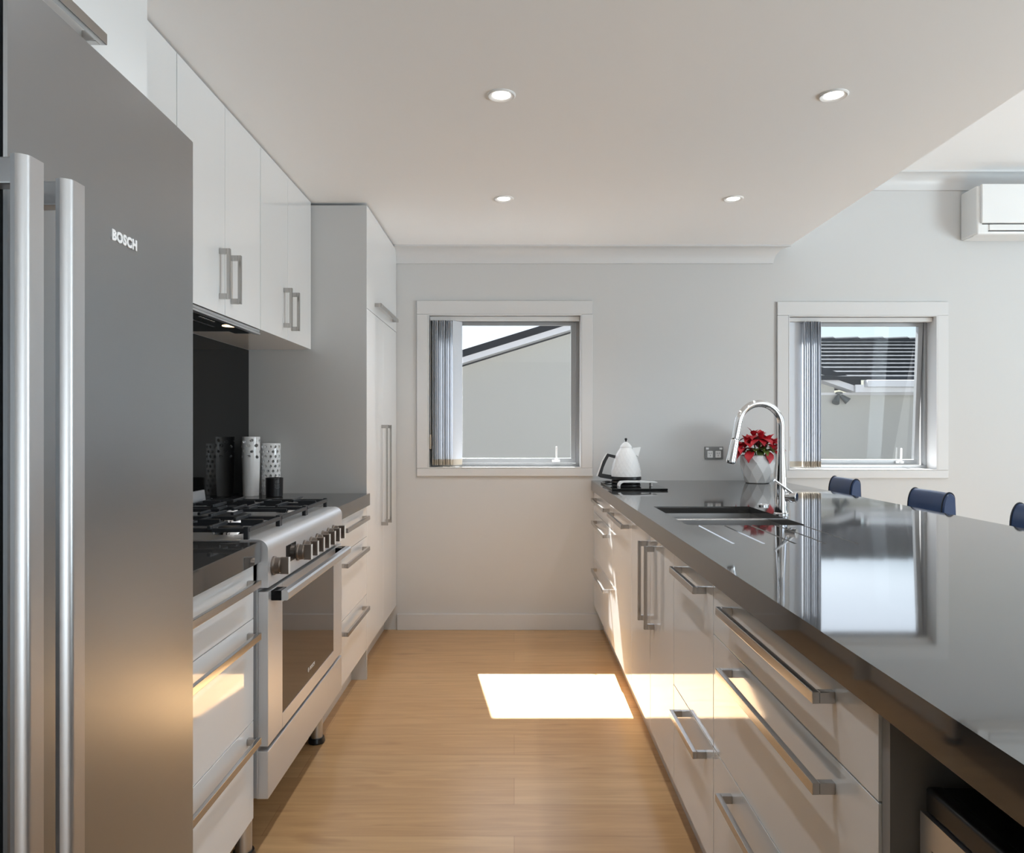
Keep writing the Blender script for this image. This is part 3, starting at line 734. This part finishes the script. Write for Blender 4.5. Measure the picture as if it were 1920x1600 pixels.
o_ = [(kx - .060, 1.103), (kx - .108, 1.114), (kx - .133, 1.070), (kx - .150, 1.020), (kx - .162, .985), (kx - .148, .977), (kx - .085, .966)]
i_ = [(kx - .080, .990), (kx - .138, .999), (kx - .128, 1.035), (kx - .112, 1.072), (kx - .099, 1.096), (kx - .064, 1.086)]
prism(b, o_[0:1] + o_[1:] + i_, 'y', ky - .010, ky + .010); obj('handle', b, 'black', kt)
b = NB(); oo = [(kx - .108, 1.1145), (kx - .133, 1.0705), (kx - .150, 1.0205), (kx - .1625, .985)]
prism(b, oo + [(p[0] - .005, p[1] + .001) for p in reversed(oo)], 'y', ky - .009, ky + .009); obj('handle_trim', b, 'ceramic', kt)
b = NB(); prism(b, [(kx + .034, 1.146), (kx + .083, 1.150), (kx + .080, 1.140), (kx + .068, 1.095), (kx + .045, 1.115)], 'y', ky - .016, ky + .016); obj('spout', b, 'ceramic', kt)
b = NB(); pts = [(kx - .082, ky - .01, .950), (kx - .12, ky - .02, .951), (kx - .128, ky + .03, .950), (kx - .10, ky + .08, .950), (kx - .08, ky + .10, .947)]; tube(b, pts, .0035, 8); obj('cord', b, 'black', kt)
b = NB()   # white curved rest in front of the kettle
prof = [(.562, .9445), (.563, .956), (.569, .966), (.580, .9715), (.62, .9735), (.68, .9730), (.735, .9715), (.768, .9690), (.770, .9655), (.745, .9640), (.70, .9655), (.64, .9670), (.588, .9660), (.576, .9610), (.571, .954), (.570, .9445)]
prism(b, prof, 'y', 3.975, 4.045)
box(b, .735, .745, 3.985, 4.035, .9445, .966, .002)
tag(obj('spoon_rest', b, 'ceramic'), 'white curved spoon rest on the black board in front of the kettle', 'spoon rest')

# poinsettia
px_, py_ = 1.450, 4.42
pp = thing('potted_poinsettia', 'red poinsettia in a white faceted pot by the back wall', 'plant', (px_, py_, .9335))
b = NB(); n = 9; rings = []
for i, (r, h) in enumerate([(.066, 0), (.072, .004), (.092, .060), (.101, .118), (.100, .160), (.097, .166)]):
    off = .5 if i in (2, 4) else 0
    rings.append([b.verts.new((px_ + r * math.cos(2 * math.pi * (k + off) / n + .2), py_ + r * math.sin(2 * math.pi * (k + off) / n + .2), .9335 + h + (.010 if (i == 2 and k % 2) else 0))) for k in range(n)])
for i in range(len(rings) - 1):
    A, Bv = rings[i], rings[i + 1]
    for k in range(n):
        if i in (1, 3): b.faces.new((A[k], A[(k + 1) % n], Bv[k])); b.faces.new((A[(k + 1) % n], Bv[(k + 1) % n], Bv[k]))
        elif i in (2, 4): b.faces.new((A[k], A[(k + 1) % n], Bv[(k + 1) % n])); b.faces.new((A[k], Bv[(k + 1) % n], Bv[k]))
        else: b.faces.new((A[k], A[(k + 1) % n], Bv[(k + 1) % n], Bv[k]))
b.faces.new(list(reversed(rings[0])))
inn = [b.verts.new((px_ + (v.co.x - px_) * .93, py_ + (v.co.y - py_) * .93, v.co.z)) for v in rings[-1]]
low = [b.verts.new((v.co.x, v.co.y, v.co.z - .02)) for v in inn]
for k in range(n):
    b.faces.new((rings[-1][k], rings[-1][(k + 1) % n], inn[(k + 1) % n], inn[k])); b.faces.new((inn[k], inn[(k + 1) % n], low[(k + 1) % n], low[k]))
obj('pot', b, 'ceramic', pp, smooth=0)
b = NB(); lathe(b, (px_, py_, .9335), [(.088, .140), (.089, .150), (.03, .154)], 24); obj('soil', b, 'soil', pp)
rl = random.Random(11)
def leaf(bm, base, az, elev, length, width, droop):
    d = Vector((math.cos(az), math.sin(az), 0)); side = Vector((-math.sin(az), math.cos(az), 0)); N = 7; prev = None
    p = Vector(base); el = elev; rows = []
    prof = [0.10, .55, .95, 1.0, .78, .42, .02]
    for i in range(N):
        dirv = d * math.cos(el) + Vector((0, 0, 1)) * math.sin(el); nrm = side.cross(dirv).normalized()
        w = width * prof[i] * (1 + .12 * math.sin(i * 2.1))
        rows.append([bm.verts.new(p + side * w - nrm * w * .22), bm.verts.new(p), bm.verts.new(p - side * w - nrm * w * .22)])
        p = p + dirv * (length / (N - 1)); el -= droop / N
    for i in range(N - 1):
        for k in range(2): bm.faces.new((rows[i][k], rows[i][k + 1], rows[i + 1][k + 1], rows[i + 1][k]))
heads = [(-.060, -.02, 1.165), (.005, -.050, 1.190), (.060, -.015, 1.175), (-.015, .02, 1.205), (.090, .0, 1.150), (-.095, .0, 1.135), (.03, .04, 1.20)]
br_, gr_, stm = NB(), NB(), NB()
for hx, hy, hz in heads:
    tube(stm, [(px_ + hx * .3, py_ + hy * .3, 1.07), (px_ + hx * .7, py_ + hy * .7, (1.07 + hz) / 2 + .01), (px_ + hx, py_ + hy, hz)], [.005, .004, .003], 8)
    for k in range(7):
        az = 2 * math.pi * k / 7 + rl.uniform(-.3, .3)
        leaf(br_, (px_ + hx, py_ + hy, hz + rl.uniform(-.006, .004)), az, rl.uniform(.0, .45), rl.uniform(.085, .115), rl.uniform(.021, .029), rl.uniform(1.0, 2.0))
    for k in range(4):
        az = 2 * math.pi * k / 4 + rl.uniform(-.4, .4)
        leaf(br_, (px_ + hx, py_ + hy, hz + .004), az, rl.uniform(.85, 1.25), rl.uniform(.050, .072), rl.uniform(.015, .020), rl.uniform(.6, 1.2))
for az, el, L_ in ((2.9, .1, .12), (3.5, .1, .13), (4.0, -.1, .11), (5.6, .0, .12), (6.1, .1, .13), (.2, .1, .13), (5.1, -.3, .10)):
    leaf(br_, (px_ + .06 * math.cos(az), py_ + .06 * math.sin(az), 1.125), az, el, L_, .029, 2.0)
for az, el in ((4.3, .5), (4.9, .2), (5.4, .4), (3.9, .1), (4.6, -.2), (4.75, .6), (5.1, .7), (1.2, .3), (2.4, .4), (.3, .3), (5.9, 0.1)):
    leaf(gr_, (px_ + .045 * math.cos(az), py_ + .045 * math.sin(az), 1.128), az, el, rl.uniform(.075, .10), .022, 1.7)
obj('bracts', br_, 'red', pp, smooth=60); obj('leaves', gr_, 'green', pp, smooth=60); obj('stems', stm, 'green', pp)

# power outlet
po = thing('power_outlet', 'grey double power outlet with white sockets on the back wall', 'outlet', (1.247, BW, 1.107))
b = NB(); box(b, 1.189, 1.305, BW - .010, BW - .0002, 1.069, 1.145, .003); obj('plate', b, 'plate', po)
for sxx in (1.222, 1.272):
    b = NB(); box(b, sxx - .017, sxx + .017, BW - .012, BW - .009, 1.076, 1.118, .003); s = obj('socket', b, 'socket', po)
    b = NB()
    for dx, dz, tl in ((-.006, .005, .5), (.006, .005, -.5), (0, -.009, 0)):
        v = NB(); box(v, -.0012, .0012, BW - .0126, BW - .0118, -.004, .004)
        for q in v.verts: q.co = Vector((sxx + dx + q.co.x * math.cos(tl) - q.co.z * math.sin(tl), q.co.y, 1.098 + dz + q.co.x * math.sin(tl) + q.co.z * math.cos(tl)))
        me = bpy.data.meshes.new('t'); v.to_mesh(me); v.free(); b.from_mesh(me); bpy.data.meshes.remove(me)
    obj('slots', b, 'black', s, smooth=0)
for sxx in (1.205, 1.289):
    b = NB(); box(b, sxx - .009, sxx + .009, BW - .013, BW - .009, 1.126, 1.138, .002); obj('switch', b, 'socket', po)

# ------------------------------------------------------------------ bar stools on the living side
def stool(y, label):
    r = thing('bar_stool', label, 'stool', (1.62, y, 0), 'navy stools along the bench')
    return r
st = stool(3.27, 'navy leather bar stool, middle one of the row along the bench')
x0_, y0_ = 1.62, 3.27
b = NB(); box(b, 1.43, 1.83, y0_ - .20, y0_ + .20, .615, .680, .025, 4); obj('seat', b, 'leather', st)
# low padded backrest, its section folds over the top
sec_o = [(1.800, .70), (1.802, .86)] + [(1.808 + .032 - .032 * math.cos(t), .900 + .082 * math.sin(t)) for t in [math.pi * .5 * k / 7 for k in range(8)]]
sec_o += [(1.862 - .022 + .022 * math.sin(t), .955 + .027 * math.cos(t)) for t in [math.pi * .5 * k / 6 for k in range(1, 7)]] + [(1.866, .86), (1.862, .70)]
b = NB(); hw = .148
def loft(scale_list):
    rings = []
    cz = .84; cx = 1.833
    for yy, s in scale_list:
        rings.append([b.verts.new((cx + (p[0] - cx) * s, y0_ + yy, cz + (p[1] - cz) * (1 - (1 - s) * .35))) for p in sec_o])
    n = len(sec_o)
    for i in range(len(rings) - 1):
        for k in range(n): b.faces.new((rings[i][k], rings[i][(k + 1) % n], rings[i + 1][(k + 1) % n], rings[i + 1][k]))
    b.faces.new(list(reversed(rings[0]))); b.faces.new(rings[-1])
loft([(-hw, .86), (-hw + .006, .95), (-hw + .016, 1.0), (0, 1.03), (hw - .016, 1.0), (hw - .006, .95), (hw, .86)])
bk = obj('backrest', b, 'leather', st, smooth=50)
b = NB()
for yy in (-hw + .014, hw - .014):
    n = len(sec_o); ptsp = [(1.833 + (p[0] - 1.833) * 1.03, y0_ + yy, .84 + (p[1] - .84) * 1.012) for p in sec_o]
    tube(b, ptsp, .0028, 6)
obj('piping', b, 'dleather', bk)
for sx_ in (1.45, 1.80):
    for sy_ in (-.17, .17):
        b = NB(); tube(b, [(sx_ + (.02 if sx_ > 1.6 else -.02), y0_ + sy_ * 1.08, 0), (sx_, y0_ + sy_, .615)], [.011, .013], 14); obj('leg', b, 'chrome', st)
b = NB(); c4 = [(1.44, -.175), (1.81, -.175), (1.81, .175), (1.44, .175)]
for k in range(4):
    p, q = c4[k], c4[(k + 1) % 4]; tube(b, [(p[0], y0_ + p[1], .24), (q[0], y0_ + q[1], .24)], .008, 10)
obj('footrest', b, 'chrome', st)
dup(st, (1.62, 4.125, 0), 'navy leather bar stool, farthest of the row, nearest the back wall')
dup(st, (1.62, 2.565, 0), 'navy leather bar stool, nearest of the row, cut off at the photo edge')

# ------------------------------------------------------------------ ceiling lights and air conditioner
dl = thing('downlight', 'recessed ceiling downlight on the aisle side, nearer the camera', 'downlight', (-.043, 2.513, CZ), 'kitchen ceiling downlights')
b = NB(); lathe(b, (-.043, 2.513, CZ), [(.048, 0), (.048, -.003), (.044, -.006), (.036, -.004), (.030, .0), (.030, -.0005)], 40); obj('ring', b, 'acwhite', dl)
b = NB(); lathe(b, (-.043, 2.513, CZ), [(.030, -.0012), (.029, -.0022), (.010, -.003)], 32); obj('lens', b, 'lamp', dl)
dpos = [(-.043, 2.513), (1.083, 2.513), (-.05, 3.637), (1.076, 3.637)]
dup(dl, (1.083, 2.513, CZ), 'recessed ceiling downlight near the bulkhead edge, nearer the camera')
dup(dl, (-.05, 3.637, CZ), 'recessed ceiling downlight on the aisle side, closest to the back window')
dup(dl, (1.076, 3.637, CZ), 'recessed ceiling downlight near the bulkhead edge, closest to the back wall')
for i, (x, y) in enumerate(dpos + [(-.043, 1.39), (1.083, 1.39)]):     # last two are unseen, added over the camera to brighten drawers and floor
    d = bpy.data.lights.new('downlight_and_fill_beam', 'SPOT'); d.energy = 28 if x < .5 else 14; d.spot_size = R(130); d.spot_blend = .8; d.shadow_soft_size = .03; d.color = (.93, .965, 1)
    o = bpy.data.objects.new('downlight_and_fill_beam', d); COL.objects.link(o); o.location = (x, y, CZ - .012)
hl = bpy.data.lights.new('hood_beam', 'SPOT'); hl.energy = 1.2; hl.spot_size = R(120); hl.spot_blend = .6; hl.shadow_soft_size = .02; hl.color = (1, .75, .45)
o = bpy.data.objects.new('hood_beam', hl); COL.objects.link(o); o.location = (XU - .035, 2.72, 1.624)

ac = thing('air_conditioner', 'white wall-mounted air conditioner below the raised ceiling', 'air conditioner', (3.2, BW - .09, 2.42))
ax0, ax1 = 2.787, 3.66
b = NB(); box(b, ax0, ax1, BW - .17, BW - .001, 2.428, 2.722, .012, 3)
prism(b, [(BW - .02, 2.424), (BW - .12, 2.424), (BW - .165, 2.445), (BW - .165, 2.46), (BW - .02, 2.46)], 'x', ax0 + .006, ax1 - .006); obj('body', b, 'acwhite', ac)
b = NB(); box(b, ax0 + .018, ax1 - .018, BW - .190, BW - .168, 2.492, 2.726, .006, 3); obj('front_panel', b, 'acwhite', ac)
b = NB(); box(b, ax0 + .07, ax1 - .07, BW - .178, BW - .164, 2.450, 2.486, .004); obj('flap', b, 'acwhite', ac)
b = NB(); box(b, ax0 + .066, ax1 - .066, BW - .1715, BW - .1690, 2.4445, 2.4495); box(b, ax0 + .03, ax1 - .03, BW - .1715, BW - .1690, 2.4865, 2.4915); obj('vent_gap', b, 'gap', ac)

# ------------------------------------------------------------------ outside
b = NB(); box(b, -40, 60, BW + .25, 70, -.75, -.6)
obj('ground', b, 'ground', kind='structure', smooth=0)
nh = thing('neighbouring_house', 'cream rendered neighbouring house with grey tiled roof seen through the windows', 'house', (4, 11, -.6))
GD, GX, GZ = 10.75, 1.585, 3.13; sl, sr = .309, .337; XL, XRt = -3.2, 5.03
zl_, zr_ = GZ - sl * (GX - XL), GZ - sr * (XRt - GX)
b = NB(); GW = 11.0
prism(b, [(-2.8, -.6), (16, -.6), (16, 1.80), (4.75, 1.80), (4.75, zr_ - .10 + sr * .28), (GX, GZ - .22), (-2.8, zl_ - .22 + sl * .4)], 'y', GW, GW + .25)
obj('wall', b, 'outwall', nh, smooth=0)
b = NB(); box(b, 4.2, 16, GW - .012, GW, 1.765, 1.80); obj('soffit_trim', b, 'gutter', nh, smooth=0)
b = NB(); th = .105
prism(b, [(XL, zl_), (GX, GZ), (XRt, zr_), (XRt, zr_ - th), (GX, GZ - th), (XL, zl_ - th)], 'y', GD, 14.5)
obj('gable_roof', b, 'tile', nh, smooth=0)
b = NB(); t0, t1 = th - .005, th + .085
prism(b, [(XL, zl_ - t0), (GX, GZ - t0), (XRt - .05, zr_ - t0 + .017), (XRt - .05, zr_ - t1 + .017), (GX, GZ - t1), (XL, zl_ - t1)], 'y', GD + .02, GD + .06)
prism(b, [(XL, zl_ - t1 + .01), (GX, GZ - t1 + .01), (XRt - .05, zr_ - t1 + .027), (XRt - .05, zr_ - t1 + .017), (GX, GZ - t1), (XL, zl_ - t1)], 'y', GD + .06, GW + .05)
obj('barge_board', b, 'barge', nh, smooth=0)
# main roof in overlapping tile courses
b = NB(); ye, ze, sl2 = 10.68, 1.965, .404; nC = 10; run = 1.92; xa, xb = 4.15, 14.0; nx = 220
for i in range(nC):
    y0c = ye + run * i / nC; y1c = ye + run * (i + 1.12) / nC; z0c = ze + (y0c - ye) * sl2 + .056; z1c = ze + (y1c - ye) * sl2 + .012
    T, Bt, U = [], [], []
    for k in range(nx + 1):
        x = xa + (xb - xa) * k / nx; w = .005 * math.sin(2 * math.pi * (x / .165 + .5 * (i % 2))) ** 3
        T.append(b.verts.new((x, y0c + w, z0c))); Bt.append(b.verts.new((x, y0c + .004 + w, z0c - .056))); U.append(b.verts.new((x, y1c, z1c)))
    for k in range(nx):
        b.faces.new((T[k], T[k + 1], U[k + 1], U[k])); b.faces.new((Bt[k], Bt[k + 1], T[k + 1], T[k]))
obj('tiled_roof', b, 'tile', nh, smooth=30)
b = NB(); yr, zr2 = ye + run, ze + run * sl2
for k in range(24):
    x = xa + k * .42
    prism(b, [(yr - .11, zr2 - .03), (yr - .07, zr2 + .045), (yr, zr2 + .075), (yr + .07, zr2 + .045), (yr + .11, zr2 - .03)], 'x', x, x + .43)
    for v in b.verts[-10:]: v.co.z += .018 * (v.co.x - x) / .43
obj('ridge_caps', b, 'tile', nh, smooth=40)
b = NB(); box(b, XRt + .02, 14, 10.58, 10.72, 1.862, 1.962, .01); box(b, XRt - .1, 14, 10.72, 11.0, 1.80, 1.82); box(b, XRt - .1, 14, 10.70, 10.73, 1.79, 1.90); obj('gutter', b, 'gutter', nh)
fl = thing('security_light', 'twin-head outdoor flood light under the neighbouring eave', 'light', (4.80, 10.96, 1.70))
b = NB(); lathe(b, (4.80, 10.95, 1.80), [(.05, -.02), (.05, .0), (.03, .01)], 16); box(b, 4.785, 4.815, 10.94, 10.96, 1.745, 1.79); obj('mount', b, 'flood', fl)
for sgn in (-1, 1):
    b = NB(); a = Vector((4.80 + sgn * .02, 10.94, 1.755)); dv = Vector((sgn * (.55 if sgn < 0 else 1.0), -.5, -1)).normalized()
    tube(b, [a, a + dv * .03, a + dv * .12, a + dv * .135], [.02, .03, .052, .055], 14); obj('lamp_head', b, 'flood', fl)
